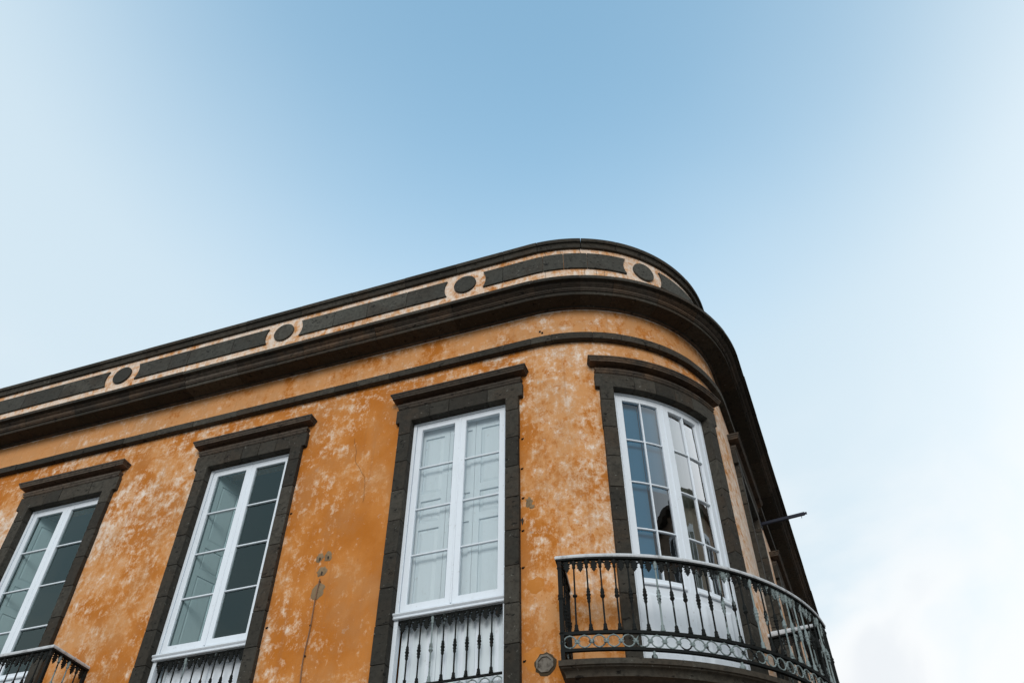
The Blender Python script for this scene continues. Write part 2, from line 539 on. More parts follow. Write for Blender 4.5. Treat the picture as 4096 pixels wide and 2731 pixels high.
GLASS_T = glass_material('greenish_window_glass', (0.80, 0.90, 0.90), 0.62, (0.72, 0.97, 0.98))
GLASS_M = glass_material('brighter_window_glass', (0.90, 0.94, 0.94), 1.8)
GLASS_R = glass_material('mirroring_window_glass', (0.88, 0.93, 0.92), 3.2)
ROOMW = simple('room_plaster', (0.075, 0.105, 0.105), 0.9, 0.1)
BLIND_SKY = simple('blue_blind_sky_tint', (0.040, 0.155, 0.255), 0.9, 0.1, dark=(0.038, 0.145, 0.24))  # blind colour, also used to paint in mirrored blue sky
DRAPE = simple('pale_grey_curtain', (0.36, 0.38, 0.33), 0.9, 0.1, dark=(0.28, 0.30, 0.26))
ROOFM = simple('roof_screed', (0.22, 0.20, 0.18), 0.95, 0.1, dark=(0.12, 0.11, 0.10))
POLEM = simple('dark_blue_steel', (0.010, 0.014, 0.030), 0.6, 0.3)
CABLE = simple('brown_cable', (0.20, 0.105, 0.06), 0.7, 0.3)

# ------------------------------------------------------------------ ground
def street_mat():
    M = Mat('street_basalt_paving', 0.85, 0.3)
    v = M.vec('Object')
    br = M.t.nodes.new('ShaderNodeTexBrick'); M.lk(v, br.inputs['Vector'])
    br.inputs['Scale'].default_value = 2.2
    br.inputs['Color1'].default_value = (0.15, 0.14, 0.125, 1); br.inputs['Color2'].default_value = (0.19, 0.175, 0.155, 1)
    br.inputs['Mortar'].default_value = (0.08, 0.075, 0.07, 1); br.inputs['Mortar Size'].default_value = 0.012
    M.col(M.mix(M.ramp(M.noise(v, 0.7, 6), 0.4, 0.7, 0, 0.5), br.outputs['Color'], (0.13, 0.12, 0.11)))
    return M.m
STREET = street_mat()
g = MB(); i = [g.x((x, y, 0)) for x, y in ((-900, -900), (900, -900), (900, 900), (-900, 900))]; g.face(*i)
tag(obj('street', g, STREET, smooth=0), kind='structure')
SMAX, SMIN = RP + 13.0, -15.0
g = MB(); g.sweep([(-0.02, 0.0), (1.5, 0.0), (1.5, 0.12), (1.46, 0.13), (-0.02, 0.13)], SMIN, SMAX)
tag(obj('pavement', g, simple('pavement_slabs', (0.30, 0.28, 0.25), 0.9, 0.2, dark=(0.2, 0.19, 0.17)), smooth=30), kind='structure')

# ------------------------------------------------------------------ the corner building
BLD = empty('corner_building')
tag(BLD, 'orange stucco corner building with rounded corner, dark stone trim and iron balconies', 'building')

ZO = 8.288                       # top of the window openings
WINS = [dict(n='A', c=-6.72, h=0.612, jo=0.770, ear=0.820, hd=0.735, kind='door', look='open_left', balc=True),
        dict(n='B', c=-3.845, h=0.612, jo=0.770, ear=0.820, hd=0.735, kind='juliet', look='open_left', balc=False),
        dict(n='C', c=-0.950, h=0.612, jo=0.770, ear=0.820, hd=0.735, kind='juliet', look='closed', balc=False),
        dict(n='D', c=1.595, h=0.660, jo=0.815, ear=0.865, hd=0.780, kind='panes', look='corner', balc=True),
        dict(n='E', c=4.080, h=0.612, jo=0.770, ear=0.820, hd=0.735, kind='door', look='closed', balc=True),
        dict(n='F', c=7.220, h=0.612, jo=0.770, ear=0.820, hd=0.735, kind='door', look='closed', balc=True)]
ZF = 4.76                        # floor of the upper storey
# --- stucco wall with real openings
sb = cuts(SMIN, SMAX, 0.065, [w['c'] + e for w in WINS for e in (-w['h'] - 0.02, w['h'] + 0.02)])
zb = [0.13, 4.60, ZF, 5.7, 6.6, 7.5, ZO + 0.02, 9.0, 9.64]
def wall_solid(s, z):
    if ZF < z < ZO + 0.02:
        return not any(abs(s - w['c']) < w['h'] + 0.02 for w in WINS)
    return True
WALL = obj('wall', MB().cells(sb, zb, -0.35, 0.0, wall_solid), STUCCO, BLD, smooth=30)
PARAPET = obj('parapet', MB().cells(cuts(SMIN, SMAX), [9.64, 10.3, 10.90], -0.30, 0.004), STUCCO_PALE, BLD, smooth=30)
# roof and party walls close the block
r = MB()
top = [r.x(W(s, -0.29, 9.9)) for s in cuts(SMIN, SMAX, 0.2)]
e1 = W(SMAX, -9.0, 9.9); corner = (e1[0] - 3, W(SMAX, 0, 0)[1], 9.9)
top += [r.x((SMIN, W(SMAX, 0, 0)[1], 9.9))]
r.face(*top)
obj('roof', r, ROOFM, BLD, smooth=0)
pw = MB(); y2 = W(SMAX, 0, 0)[1]
pw.cube(SMIN - 0.30, SMIN - 0.002, 0.0, y2, 0.13, 10.9)
pw.cube(SMIN - 0.30, W(SMAX, 0, 0)[0], y2 + 0.002, y2 + 0.30, 0.13, 10.9)
obj('party_wall', pw, STUCCO_PALE, BLD, smooth=0)

def joints(known, lo, hi, a, b):
    j = sorted(known)
    while j[0] > lo: j.insert(0, j[0] - rnd(a, b))
    while j[-1] < hi: j.append(j[-1] + rnd(a, b))
    j[0], j[-1] = lo, hi
    return j
def course(part, name, prof, js, mat, gap=0.004, jit=0.003, bevel=0.003, step=0.05, special=None):
    for a, b in zip(js, js[1:]):
        g0 = gap
        m = MB().sweep(prof, a + g0 / 2, b - (special.get(round(b, 2), g0) if special else g0) / 2, step, rnd(-jit, jit))
        obj(name, m, mat, part, smooth=40, bevel=bevel)

# --- string course
js = joints([-4.92, -4.22, -3.33, -2.73, -2.41, -1.94, -1.37, -0.95, -0.36, 0.0, 0.25, 0.75, 1.10, 1.60, 2.14, 2.7], SMIN, SMAX, 0.5, 0.8)
sc_part = obj('string_course', MB().sweep([(-0.01, 9.070), (0.072, 9.070), (0.072, 9.165), (-0.01, 9.172)], SMIN, SMAX), MORTAR, BLD)
course(sc_part, 'string_course_stone', [(0.002, 9.064), (0.080, 9.066), (0.082, 9.168), (0.002, 9.178)], js, STONE, 0.005, 0.003)

# --- main cornice
CP = [(0.400, 9.882), (0.400, 9.830), (0.342, 9.830), (0.341, 9.824), (0.333, 9.806), (0.318, 9.795), (0.304, 9.790), (0.304, 9.782), (0.290, 9.782), (0.292, 9.774), (0.293, 9.762),
      (0.286, 9.750), (0.272, 9.743), (0.272, 9.734), (0.254, 9.734), (0.254, 9.679), (0.051, 9.679), (0.049, 9.670), (0.043, 9.662), (0.033, 9.657), (0.010, 9.656), (0.002, 9.655), (0.002, 9.896)]
js = joints([-7.9, -7.0, -6.05, -5.1, -4.25, -3.2, -2.12, -1.0, 0.12, 0.63, 1.0, 1.55, 2.1, 2.6], SMIN, SMAX, 0.85, 1.15)
core = [(d - 0.008 if d > 0.02 else d, z) for d, z in CP]
core = [(d, z - 0.007 if z > 9.87 else z + 0.004) for d, z in core]
cornice = obj('cornice', MB().sweep(core, SMIN, SMAX, 0.05), MORTAR, BLD)
for a, b in zip(js, js[1:]):
    prof = [(d + 0.012, z - 0.012) if (0.2 < d < 0.30 and a < -2.2) else (d, z) for d, z in CP]
    me = MB().sweep(prof, a + 0.003, b - 0.003, 0.05, rnd(-0.004, 0.004)).mesh('cornice_stone', [STONE_B, STONE, STAIN_BOUNCE], 40)
    for po in me.polygons:      # crisp flat faces are bare basalt, the hollow mouldings get weathered brown plus painted warm bounce
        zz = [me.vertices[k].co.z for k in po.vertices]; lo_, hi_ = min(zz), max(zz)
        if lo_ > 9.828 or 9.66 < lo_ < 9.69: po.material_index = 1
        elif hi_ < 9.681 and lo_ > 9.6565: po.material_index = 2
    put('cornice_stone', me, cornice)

# --- parapet coping, long panels and discs
KP = [(0.004, 10.890), (0.040, 10.886), (0.046, 10.894), (0.048, 10.948), (0.056, 10.956), (0.058, 10.968), (0.080, 10.972), (0.086, 10.980), (0.086, 11.036), (0.070, 11.046), (-0.34, 11.06), (-0.34, 10.905), (0.004, 10.905)]
js = joints([-8.2, -7.25, -6.35, -5.5, -4.55, -3.6, -2.75, -1.9, -1.1, -0.39, 0.11, 0.711, 1.20, 1.57, 1.93, 2.45], SMIN, SMAX, 0.8, 1.05)
course(PARAPET, 'coping_stone', KP, js, STONE, 0.005, 0.003, 0.003, special={0.71: 0.012})
CIRC = [-12.45, -9.585, -6.715, -3.851, -0.968, 1.602, 4.08, 7.22, 10.36, 13.5]
ZC, CUT = 10.624, 0.313
zp0, zp1 = 10.468, 10.778
def panel_stone(a, b, ca, cb):
    """one slab of a long panel; ca/cb = disc centre that scoops out its end, or None"""
    rows = 7
    m = MB()
    zs = [zp0 + (zp1 - zp0) * k / (rows - 1) for k in range(rows)]
    def edge(z, s, c, sg):
        return s if c is None else c + sg * math.sqrt(CUT ** 2 - min(abs(z - ZC), 0.158) ** 2)
    ins = [q for q in cuts(a, b, 0.05) if a + 0.04 < q < b - 0.04]
    grid = [[edge(z, a, ca, 1)] + ins + [edge(z, b, cb, -1)] for z in zs]
    for d, flip in ((0.030, False), (0.0, True)):
        for j in range(rows - 1):
            for k in range(len(grid[0]) - 1):
                q = [m.p(grid[j][k], d, zs[j]), m.p(grid[j][k + 1], d, zs[j]), m.p(grid[j + 1][k + 1], d, zs[j + 1]), m.p(grid[j + 1][k], d, zs[j + 1])]
                m.face(*(reversed(q) if flip else q))
    K = len(grid[0]) - 1
    for k in range(K):
        for j in (0, rows - 1):
            m.face(m.p(grid[j][k], 0.0, zs[j]), m.p(grid[j][k + 1], 0.0, zs[j]), m.p(grid[j][k + 1], 0.030, zs[j]), m.p(grid[j][k], 0.030, zs[j]))
    for j in range(rows - 1):
        for k in (0, K):
            m.face(m.p(grid[j][k], 0.0, zs[j]), m.p(grid[j + 1][k], 0.0, zs[j + 1]), m.p(grid[j + 1][k], 0.030, zs[j + 1]), m.p(grid[j][k], 0.030, zs[j]))
    return m
for a, b in zip(CIRC, CIRC[1:]):
    if a > 9: break
    lo, hi = a + CUT, b - CUT
    if abs(a + 0.968) < 0.01: inner = [-0.40, 0.178, 0.459, 0.782]
    elif abs(a + 6.715) < 0.01: inner = [-5.83, -5.49, -4.72]
    elif abs(a + 3.851) < 0.01: inner = [-3.02, -2.48, -1.86]
    else:
        n = random.choice((3, 4)); inner = [lo + (hi - lo) * (k + rnd(-0.15, 0.15)) / n for k in range(1, n)]
    pts = [None] + inner + [None]
    for k in range(len(pts) - 1):
        s0 = lo if k == 0 else pts[k] + 0.003
        s1 = hi if k == len(pts) - 2 else pts[k + 1] - 0.003
        obj('panel_stone', panel_stone(s0, s1, a if k == 0 else None, b if k == len(pts) - 2 else None), STONE_P, PARAPET, smooth=35, bevel=0.003)
for c in CIRC[1:-1]:
    m = MB(); n = 40
    ring = [(c + 0.164 * math.cos(2 * PI * k / n), ZC + 0.164 * math.sin(2 * PI * k / n)) for k in range(n)]
    ctr = m.p(c, 0.034, ZC)
    for k in range(n):
        q, w_ = ring[k], ring[(k + 1) % n]
        q1, w1 = [(c + (x - c) * 0.96, ZC + (z - ZC) * 0.96) for x, z in (q, w_)]
        m.face(ctr, m.p(q1[0], 0.034, q1[1]), m.p(w1[0], 0.034, w1[1]))
        m.face(m.p(q1[0], 0.034, q1[1]), m.p(q[0], 0.028, q[1]), m.p(w_[0], 0.028, w_[1]), m.p(w1[0], 0.034, w1[1]))
        m.face(m.p(q[0], 0.028, q[1]), m.p(q[0], 0.0, q[1]), m.p(w_[0], 0.0, w_[1]), m.p(w_[0], 0.028, w_[1]))
    obj('stone_disc', m, STONE_P, PARAPET, smooth=30)

# --- belt course at the upper floor
belt = obj('belt_course', MB().sweep([(-0.01, 4.42), (0.07, 4.42), (0.07, 4.60), (-0.01, 4.62)], SMIN, SMAX), MORTAR, BLD)
js = joints([-4.4, -3.6, -2.8, -2.0, -1.2, -0.4, 0.3, 0.95, 1.6, 2.2], SMIN, SMAX, 0.7, 0.95)
course(belt, 'belt_stone', [(0.002, 4.41), (0.065, 4.41), (0.085, 4.45), (0.100, 4.46), (0.100, 4.58), (0.085, 4.60), (0.002, 4.635)], js, STONE, 0.005, 0.003, 0.003)

# --- windows
HP = [(0.0, 8.722), (0.150, 8.704), (0.155, 8.699), (0.155, 8.679), (0.147, 8.678), (0.145, 8.664), (0.139, 8.652), (0.131, 8.645), (0.131, 8.627), (0.032, 8.628),
      (0.030, 8.575), (0.068, 8.571), (0.078, 8.562), (0.080, 8.548), (0.074, 8.534), (0.066, 8.528), (0.066, 8.516), (0.072, 8.510), (0.066, 8.498), (0.052, 8.488), (0.0, 8.488)]
JZ = [ZF, 4.82, 5.23, 5.64, 6.05, 6.46, 6.87, 7.275, 7.682, 8.088]
def rect_frame(s0, s1, z0, z1, d0, d1, holes):
    sb_ = cuts(s0, s1, 0.05, [e for h in holes for e in h[:2]])
    zb_ = sorted({z0, z1, *[e for h in holes for e in h[2:]]})
    return MB().cells(sb_, zb_, d0, d1, lambda s, z: not any(h[0] < s < h[1] and h[2] < z < h[3] for h in holes))
def raised_panel(m, s0, s1, z0, z1, dback, dfront):
    """a fielded panel: sunk margin, sloped shoulders, raised field"""
    e = 0.045
    sb_ = [s0, s0 + e, s1 - e, s1]
    o = [m.p(s0, dback, z0), m.p(s1, dback, z0), m.p(s1, dback, z1), m.p(s0, dback, z1)]
    q = [m.p(s0 + e, dfront, z0 + e), m.p(s1 - e, dfront, z0 + e), m.p(s1 - e, dfront, z1 - e), m.p(s0 + e, dfront, z1 - e)]
    m.face(*q)
    for k in range(4):
        n_ = (k + 1) % 4
        m.face(o[k], o[n_], q[n_], q[k])
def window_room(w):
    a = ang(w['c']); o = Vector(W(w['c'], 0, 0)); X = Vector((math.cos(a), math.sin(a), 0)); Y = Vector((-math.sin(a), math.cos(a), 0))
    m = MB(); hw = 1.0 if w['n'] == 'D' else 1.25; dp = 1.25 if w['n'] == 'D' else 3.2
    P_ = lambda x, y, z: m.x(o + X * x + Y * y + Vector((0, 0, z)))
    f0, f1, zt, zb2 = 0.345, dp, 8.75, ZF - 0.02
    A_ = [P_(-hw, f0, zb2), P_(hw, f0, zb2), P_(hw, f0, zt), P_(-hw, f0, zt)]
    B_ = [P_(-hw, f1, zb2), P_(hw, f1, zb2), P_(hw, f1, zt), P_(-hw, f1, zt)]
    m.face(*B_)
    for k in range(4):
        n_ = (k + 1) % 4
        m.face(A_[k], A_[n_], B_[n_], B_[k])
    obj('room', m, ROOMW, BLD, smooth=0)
def curtain_or_sky_sheet(part, s0, s1, z0, z1, d, mat, waves):
    m = MB(); n = 44
    st = [s0 + (s1 - s0) * k / n for k in range(n + 1)]
    dd = [d + (0.018 * math.sin(k / n * waves * 2 * PI) + 0.007 * math.sin(k * 1.7) if waves else 0.0) for k in range(n + 1)]
    for k in range(n):
        m.face(m.x(W(st[k], dd[k], z0)), m.x(W(st[k + 1], dd[k + 1], z0)), m.x(W(st[k + 1], dd[k + 1], z1)), m.x(W(st[k], dd[k], z1)))
    obj('curtain_or_sky_sheet', m, mat, part, smooth=60)

GLZ = [5.885, 6.455, 7.040, 7.615, 8.183]
def build_window(w):
    c, h = w['c'], w['h']
    # surround: dressed stones round the opening
    sur = MB().cells(cuts(c - w['jo'] + 0.012, c + w['jo'] - 0.012, 0.05, [c - h - 0.01, c + h + 0.01]), [ZF, ZO + 0.01, 8.52], -0.20, 0.030,
                     lambda s, z: not (abs(s - c) < h + 0.01 and z < ZO + 0.01))
    S_ = obj('window_surround', sur, MORTAR, BLD)
    for sg in (-1, 1):
        for z0, z1 in zip(JZ, JZ[1:]):
            j = rnd(-0.004, 0.004); k = rnd(-0.002, 0.002)
            a, b = sorted((c + sg * h, c + sg * (w['jo'] + j)))
            obj('jamb_stone', MB().box(a, b, -0.10, 0.061 + k, z0 + 0.0025, z1 - 0.0025), STONE, S_, bevel=0.0045)
        # L shaped end stone of the lintel with its ear
        jn = (-0.37 if sg < 0 else 0.38) * h / 0.612
        lim = lambda s: (abs(s - c) > h, abs(s - c) < w['jo'])
        xs = [c + sg * e for e in (abs(jn) + 0.002, h, w['jo'], w['ear'])]
        a, b = min(xs), max(xs)
        m = MB().cells(cuts(a, b, 0.05, xs), [8.0905, 8.282, ZO, 8.487], -0.10, 0.062 + rnd(-0.002, 0.002),
                       lambda s, z: z > ZO or (abs(s - c) > h and (abs(s - c) < w['jo'] or z > 8.282)))
        obj('lintel_stone', m, STONE, S_, bevel=0.0045)
    q = [c + e * h / 0.612 for e in (-0.37, -0.12, 0.13, 0.38)] if w['n'] != 'C' else [c - 0.37, c - 0.12, c + 0.38]
    for a, b in zip(q, q[1:]):
        obj('lintel_stone', MB().box(a + 0.002, b - 0.002, -0.10, 0.062 + rnd(-0.003, 0.003), ZO + rnd(-0.001, 0.002), 8.487), STONE, S_, bevel=0.0045)
    hme = MB().mitre(HP, c - w['hd'], c + w['hd']).mesh('hood', [STONE_B, STAIN_BOUNCE], 40)
    for po in hme.polygons:      # the flat neck under the corona carries an ochre wash, with warm bounce painted in
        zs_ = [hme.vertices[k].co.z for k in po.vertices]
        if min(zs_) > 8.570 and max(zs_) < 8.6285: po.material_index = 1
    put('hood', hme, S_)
    # joinery
    lab = {'A': 'white window with an open inside shutter, above the straight balcony', 'B': 'white window with an open inside shutter above a low iron rail',
           'C': 'white window with closed white shutters behind the panes', 'D': 'curved white window of small panes on the round corner'}.get(w['n'])
    zmid = {'juliet': 5.776}.get(w['kind'], ZF)
    ci = 0.572 * h / 0.612
    outer = [(c - ci, c + ci, zmid, 8.262)]
    if w['kind'] == 'juliet':
        outer.append((c - 0.565, c + 0.565, ZF, 5.712))
    WN = obj('window', rect_frame(c - h, c + h, ZF, ZO, -0.12, -0.040, outer), WHITE, BLD, bevel=0.003)
    if lab: WN['label'] = lab
    # casements
    cz0 = 5.806 if w['kind'] == 'juliet' else ZF + 0.02
    kk = h / 0.612
    for sg in (-1, 1):
        g0, g1 = c + sg * 0.073 * kk, c + sg * 0.499 * kk
        e0, e1 = c + sg * 0.0035, c + sg * (ci - 0.004)
        a, b = sorted((e0, e1)); ga, gb = sorted((g0, g1))
        cs = obj('casement', rect_frame(a, b, cz0, 8.258, -0.10, -0.052, [(ga, gb, GLZ[0], GLZ[-1])]), WHITE, WN, bevel=0.004)
        bars = [(ga, gb)]
        if w['kind'] == 'panes':
            gm = (ga + gb) / 2
            obj('glazing_bar', MB().box(gm - 0.009, gm + 0.009, -0.092, -0.056, GLZ[0], GLZ[-1]), WHITE, WN, bevel=0.004)
            bars = [(ga, gm - 0.009), (gm + 0.009, gb)]
        for a2, b2 in bars:
            for z in GLZ[1:-1]:
                obj('glazing_bar', MB().box(a2, b2, -0.090, -0.058, z - 0.0095, z + 0.0095), WHITE, WN, bevel=0.004)
            for z0, z1 in zip(GLZ, GLZ[1:]):
                m = MB(); t1, t2 = rnd(-0.014, 0.014), rnd(-0.008, 0.008)
                st = cuts(a2 - 0.004, b2 + 0.004, 0.05)
                ta = lambda s, z: -0.078 + t1 * (s - a2) + t2 * (z - z0)
                for p, q_ in zip(st, st[1:]):
                    m.face(m.p(p, ta(p, z0), z0), m.p(q_, ta(q_, z0), z0), m.p(q_, ta(q_, z1), z1), m.p(p, ta(p, z1), z1))
                put('pane', m.mesh('pane', (GLASS_R if sg > 0 else GLASS_M if a2 > c - 0.35 else GLASS) if w['kind'] == 'panes' else GLASS_T if w['look'] == 'open_left' else GLASS, 60, fix=False), WN)
        if w['kind'] in ('door', 'panes'):
            m = MB(); raised_panel(m, ga + 0.01, gb - 0.01, 4.92, 5.74, -0.0515, -0.040); obj('door_panel', m, WHITE, WN, smooth=0)
            obj('panel_moulding', MB().sweep([(-0.053, 5.800), (-0.028, 5.804), (-0.024, 5.818), (-0.030, 5.834), (-0.053, 5.838)], ga - 0.012, gb + 0.012), WHITE, WN, smooth=30)
    obj('meeting_bead', MB().box(c - 0.012, c + 0.012, -0.055, -0.046, cz0 + 0.01, 8.25), WHITE, WN, bevel=0.003)
    if w['kind'] == 'juliet':
        pr = [(-0.05, 5.714), (-0.012, 5.714), (-0.004, 5.722), (-0.012, 5.732), (-0.010, 5.744), (0.004, 5.752), (0.010, 5.764), (0.004, 5.775), (-0.05, 5.778)]
        obj('transom', MB().sweep(pr, c - h + 0.001, c + h - 0.001), WHITE, WN, smooth=40)
        m = MB().cells(cuts(c - 0.564, c + 0.564, 0.1, [c - 0.545, c - 0.05, c + 0.05, c + 0.52]), [ZF, 4.9, 5.645, 5.712], -0.19, -0.155,
                       lambda s, z: not (4.9 < z < 5.645 and 0.05 < abs(s - c) < 0.51))
        obj('apron_board', m, WHITE, WN, bevel=0.003)
        for sg in (-1, 1):
            a, b = sorted((c + sg * 0.05, c + sg * 0.52))
            m = MB(); raised_panel(m, a, b, 4.9, 5.645, -0.172, -0.160); obj('apron_panel', m, WHITE, WN, smooth=0)
    # what stands behind the glass
    if w['look'] == 'closed':
        for sg in (-1, 1):
            for lo_, hi_ in ((0.004, 0.165), (0.169, 0.555)):
                a, b = sorted((c + sg * lo_, c + sg * hi_))
                wd = b - a; mg = 0.045 if wd < 0.2 else 0.07
                hs = [(a + mg, b - mg, 7.30, 8.10), (a + mg, b - mg, 6.91, 7.20), (a + mg, b - mg, 5.0, 6.82)]
                m = rect_frame(a, b, 4.8, 8.26, -0.185, -0.150, hs)
                for hh in hs:
                    if wd > 0.2: raised_panel(m, *hh, -0.172, -0.158)
                    else: m.cells([hh[0], hh[1]], [hh[2], hh[3]], -0.180, -0.168)
                obj('shutter', m, SHUTW, WN, smooth=0)
    elif w['look'] == 'open_left':
        sp = c - 0.500
        m = MB().cells([0, 1], [0, 1], 0, 0.01, lambda s, z: False)
        # a shutter leaf folded back into the room, seen through the left panes
        Zs, holes = [4.85, 5.0, 6.82, 6.91, 7.20, 7.30, 8.10, 8.235], []
        de = 0.42 if w['n'] == 'A' else 0.49
        Ds = [-0.115 - (de - 0.115) * f_ for f_ in (0, 0.17, 0.83, 1.0)]
        sl = lambda s, d: s + 0.34 * (-0.115 - d)
        for i_ in range(len(Ds) - 1):
            for j_ in range(len(Zs) - 1):
                d0, d1, z0, z1 = Ds[i_], Ds[i_ + 1], Zs[j_], Zs[j_ + 1]
                sunk = i_ == 1 and j_ in (1, 3, 5)
                s1_ = sp - (0.014 if sunk else 0.0)
                q4 = lambda s: [m.x(W(sl(s, d), d, z)) for d, z in ((d0, z0), (d1, z0), (d1, z1), (d0, z1))]
                m.face(*q4(s1_)); m.face(*reversed(q4(sp - 0.035)))
                if sunk:
                    o4, i4 = q4(sp), q4(sp - 0.014)
                    for k_ in range(4):
                        m.face(o4[k_], o4[(k_ + 1) % 4], i4[(k_ + 1) % 4], i4[k_])
                    e = 0.025
                    f4 = [m.x(W(sl(sp - 0.004, d), d, z)) for d, z in ((d0 - e, z0 + e), (d1 + e, z0 + e), (d1 + e, z1 - e), (d0 - e, z1 - e))]
                    m.face(*f4)
                    for k_ in range(4):
                        m.face(i4[k_], i4[(k_ + 1) % 4], f4[(k_ + 1) % 4], f4[k_])
        for z in (4.85, 8.235):
            m.face(*[m.x(W(sl(s, d), d, z)) for s, d in ((sp, -0.115), (sp, -de), (sp - 0.035, -de), (sp - 0.035, -0.115))])
        obj('shutter', m, SHUTW, WN, smooth=0)
    elif w['look'] == 'corner':
        curtain_or_sky_sheet(WN, c - 0.57, c - 0.315, 4.9, 8.24, -0.15, BLIND_SKY, 0)
        curtain_or_sky_sheet(WN, c - 0.305, c - 0.05, 7.02, 8.24, -0.15, BLIND_SKY, 0)  # added sheet: paints the blue sky reflection behind the upper panes
        curtain_or_sky_sheet(WN, c + 0.03, c + 0.60, 4.9, 8.24, -0.20, DRAPE, 7)
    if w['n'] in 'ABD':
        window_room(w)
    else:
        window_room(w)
    return S_, WN
for w in WINS:
    w['S'], w['W'] = build_window(w)

# ------------------------------------------------------------------ ironwork meshes shared by all railings
def baluster_mesh(kind):
    H = 0.685
    p = [(0.016, 0.0), (0.020, 0.004), (0.020, 0.016), (0.015, 0.022), (0.017, 0.032), (0.013, 0.042), (0.015, 0.052), (0.013, 0.062), (0.008, 0.070), (0.0078, 0.255)]
    if kind == 0:
        p += [(0.012, 0.268), (0.015, 0.278), (0.012, 0.288), (0.013, 0.294), (0.018, 0.306), (0.013, 0.318), (0.015, 0.326), (0.020, 0.338), (0.015, 0.350), (0.013, 0.356), (0.017, 0.368), (0.012, 0.380), (0.014, 0.388), (0.011, 0.398)]
    elif kind == 1:
        p += [(0.0078, 0.300), (0.013, 0.308), (0.020, 0.324), (0.016, 0.336), (0.014, 0.344), (0.018, 0.358), (0.014, 0.372), (0.015, 0.382), (0.011, 0.394)]
    else:
        p += [(0.008, 0.318), (0.018, 0.328), (0.019, 0.340), (0.008, 0.350)]
    p += [(0.0075, 0.408), (0.0075, 0.598), (0.012, 0.604), (0.015, 0.616), (0.012, 0.628), (0.013, 0.634), (0.018, 0.650), (0.018, 0.660), (0.013, 0.672), (0.012, H)]
    return MB().lathe([(q * (1.12 if q > 0.010 else 1.05), z_) for q, z_ in p], 10)
def ring_mesh():
    m = MB(); n, k = 18, 6; R0, r0 = 0.0530, 0.0068
    idx = [[m.x(((R0 + r0 * math.cos(2 * PI * j / k)) * math.cos(2 * PI * i / n), r0 * math.sin(2 * PI * j / k), (R0 + r0 * math.cos(2 * PI * j / k)) * math.sin(2 * PI * i / n))) for j in range(k)] for i in range(n)]
    for i in range(n):
        for j in range(k):
            m.face(idx[i][j], idx[(i + 1) % n][j], idx[(i + 1) % n][(j + 1) % k], idx[i][(j + 1) % k])
    for x, z, r in ((0, 0.059, 0.0085), (0, -0.059, 0.0085)):
        m.blob((x, 0, z), r)
    for sx in (-1,):      # the flower boss that ties it to its neighbour
        cx = sx * 0.0625
        m.blob((cx, 0, 0), 0.017, 6, (0.9, 0.8, 1.3))
        for dx, dz in ((-0.014, 0.011), (0.014, 0.011), (-0.014, -0.011), (0.014, -0.011)):
            m.blob((cx + dx, -0.004, dz), 0.0085)
        m.blob((cx - 0.021, 0, 0), 0.006, 5, (1.6, 0.7, 0.6)); m.blob((cx + 0.021, 0, 0), 0.006, 5, (1.6, 0.7, 0.6))
    return m
def leaf_mesh():
    m = MB()
    half = [(0.0, 0.0), (0.034, 0.0), (0.014, -0.022), (0.024, -0.028), (0.017, -0.040), (0.031, -0.048), (0.029, -0.057), (0.017, -0.058), (0.024, -0.068), (0.031, -0.075), (0.024, -0.083), (0.012, -0.084), (0.019, -0.095), (0.010, -0.104), (0.0, -0.120)]
    poly = half + [(-x, z) for x, z in reversed(half[1:-1])]
    m.plate(poly, -0.006, 0.006)
    for sg in (-1, 1):
        m.tube([(sg * 0.050, 0, 0.0), (sg * 0.049, 0, -0.016), (sg * 0.040, 0, -0.028), (sg * 0.027, 0, -0.032), (sg * 0.015, 0, -0.028)], [0.0105, 0.010, 0.009, 0.0085, 0.008], 5)
        m.blob((sg * 0.040, 0, -0.010), 0.007)
    return m
IR = {}
for nm, mat in (('i', IRON), ('w', IRON_W), ('d', IRON_D)):
    for k in range(3):
        IR['b%d%s' % (k, nm)] = baluster_mesh(k).mesh('baluster', mat, 40)
    IR['r' + nm] = ring_mesh().mesh('ring_ornament', IRON_R if nm == 'w' else mat, 50)
    IR['l' + nm] = leaf_mesh().mesh('leaf_ornament', mat, 30)
IR['foot'] = MB().lathe([(0.012, 0), (0.024, 0.010), (0.028, 0.026), (0.024, 0.042), (0.012, 0.052), (0.012, 0.078)], 10).mesh('ball_foot', IRON_W, 50)
def place(name, me, parent, s, d, z, turn=0.0, lean=0.0):
    mw = Matrix.Translation(W(s, d, z)) @ Matrix.Rotation(ang(s) + turn, 4, 'Z') @ Matrix.Rotation(lean, 4, 'Y')
    return put(name, me, parent, mw)

# juliet rails inside the reveals of the two flat windows
for w in WINS:
    if w['kind'] != 'juliet': continue
    c = w['c']; d0 = -0.055
    rail = obj('window_railing', MB().box(c - 0.560, c + 0.560, d0 - 0.012, d0 + 0.012, 5.008, 5.030), IRON_D, BLD, bevel=0.003)
    obj('bottom_bar', MB().box(c - 0.560, c + 0.560, d0 - 0.012, d0 + 0.012, 4.850, 4.872), IRON_D, rail, bevel=0.003)
    obj('top_bar', MB().box(c - 0.560, c + 0.560, d0 - 0.015, d0 + 0.010, 5.690, 5.710), IRON_D, rail, bevel=0.003)
    for k in range(8):
        s = c + (k - 3.5) * 0.1268 + 0.004
        place('baluster', IR['b0i'] if k not in (2,) else IR['b1w'], rail, s, d0, 5.026)
        if k < 8:
            place('leaf_ornament', IR['ld'], rail, s + 0.0634, d0, 5.692)
    place('leaf_ornament', IR['ld'], rail, c - 4 * 0.1268 + 0.06 - 0.0634, d0, 5.692)
    for k in range(9):
        place('ring_ornament', IR['rw'], rail, c + (k - 4) * 0.1268 + 0.004, d0, 4.940)

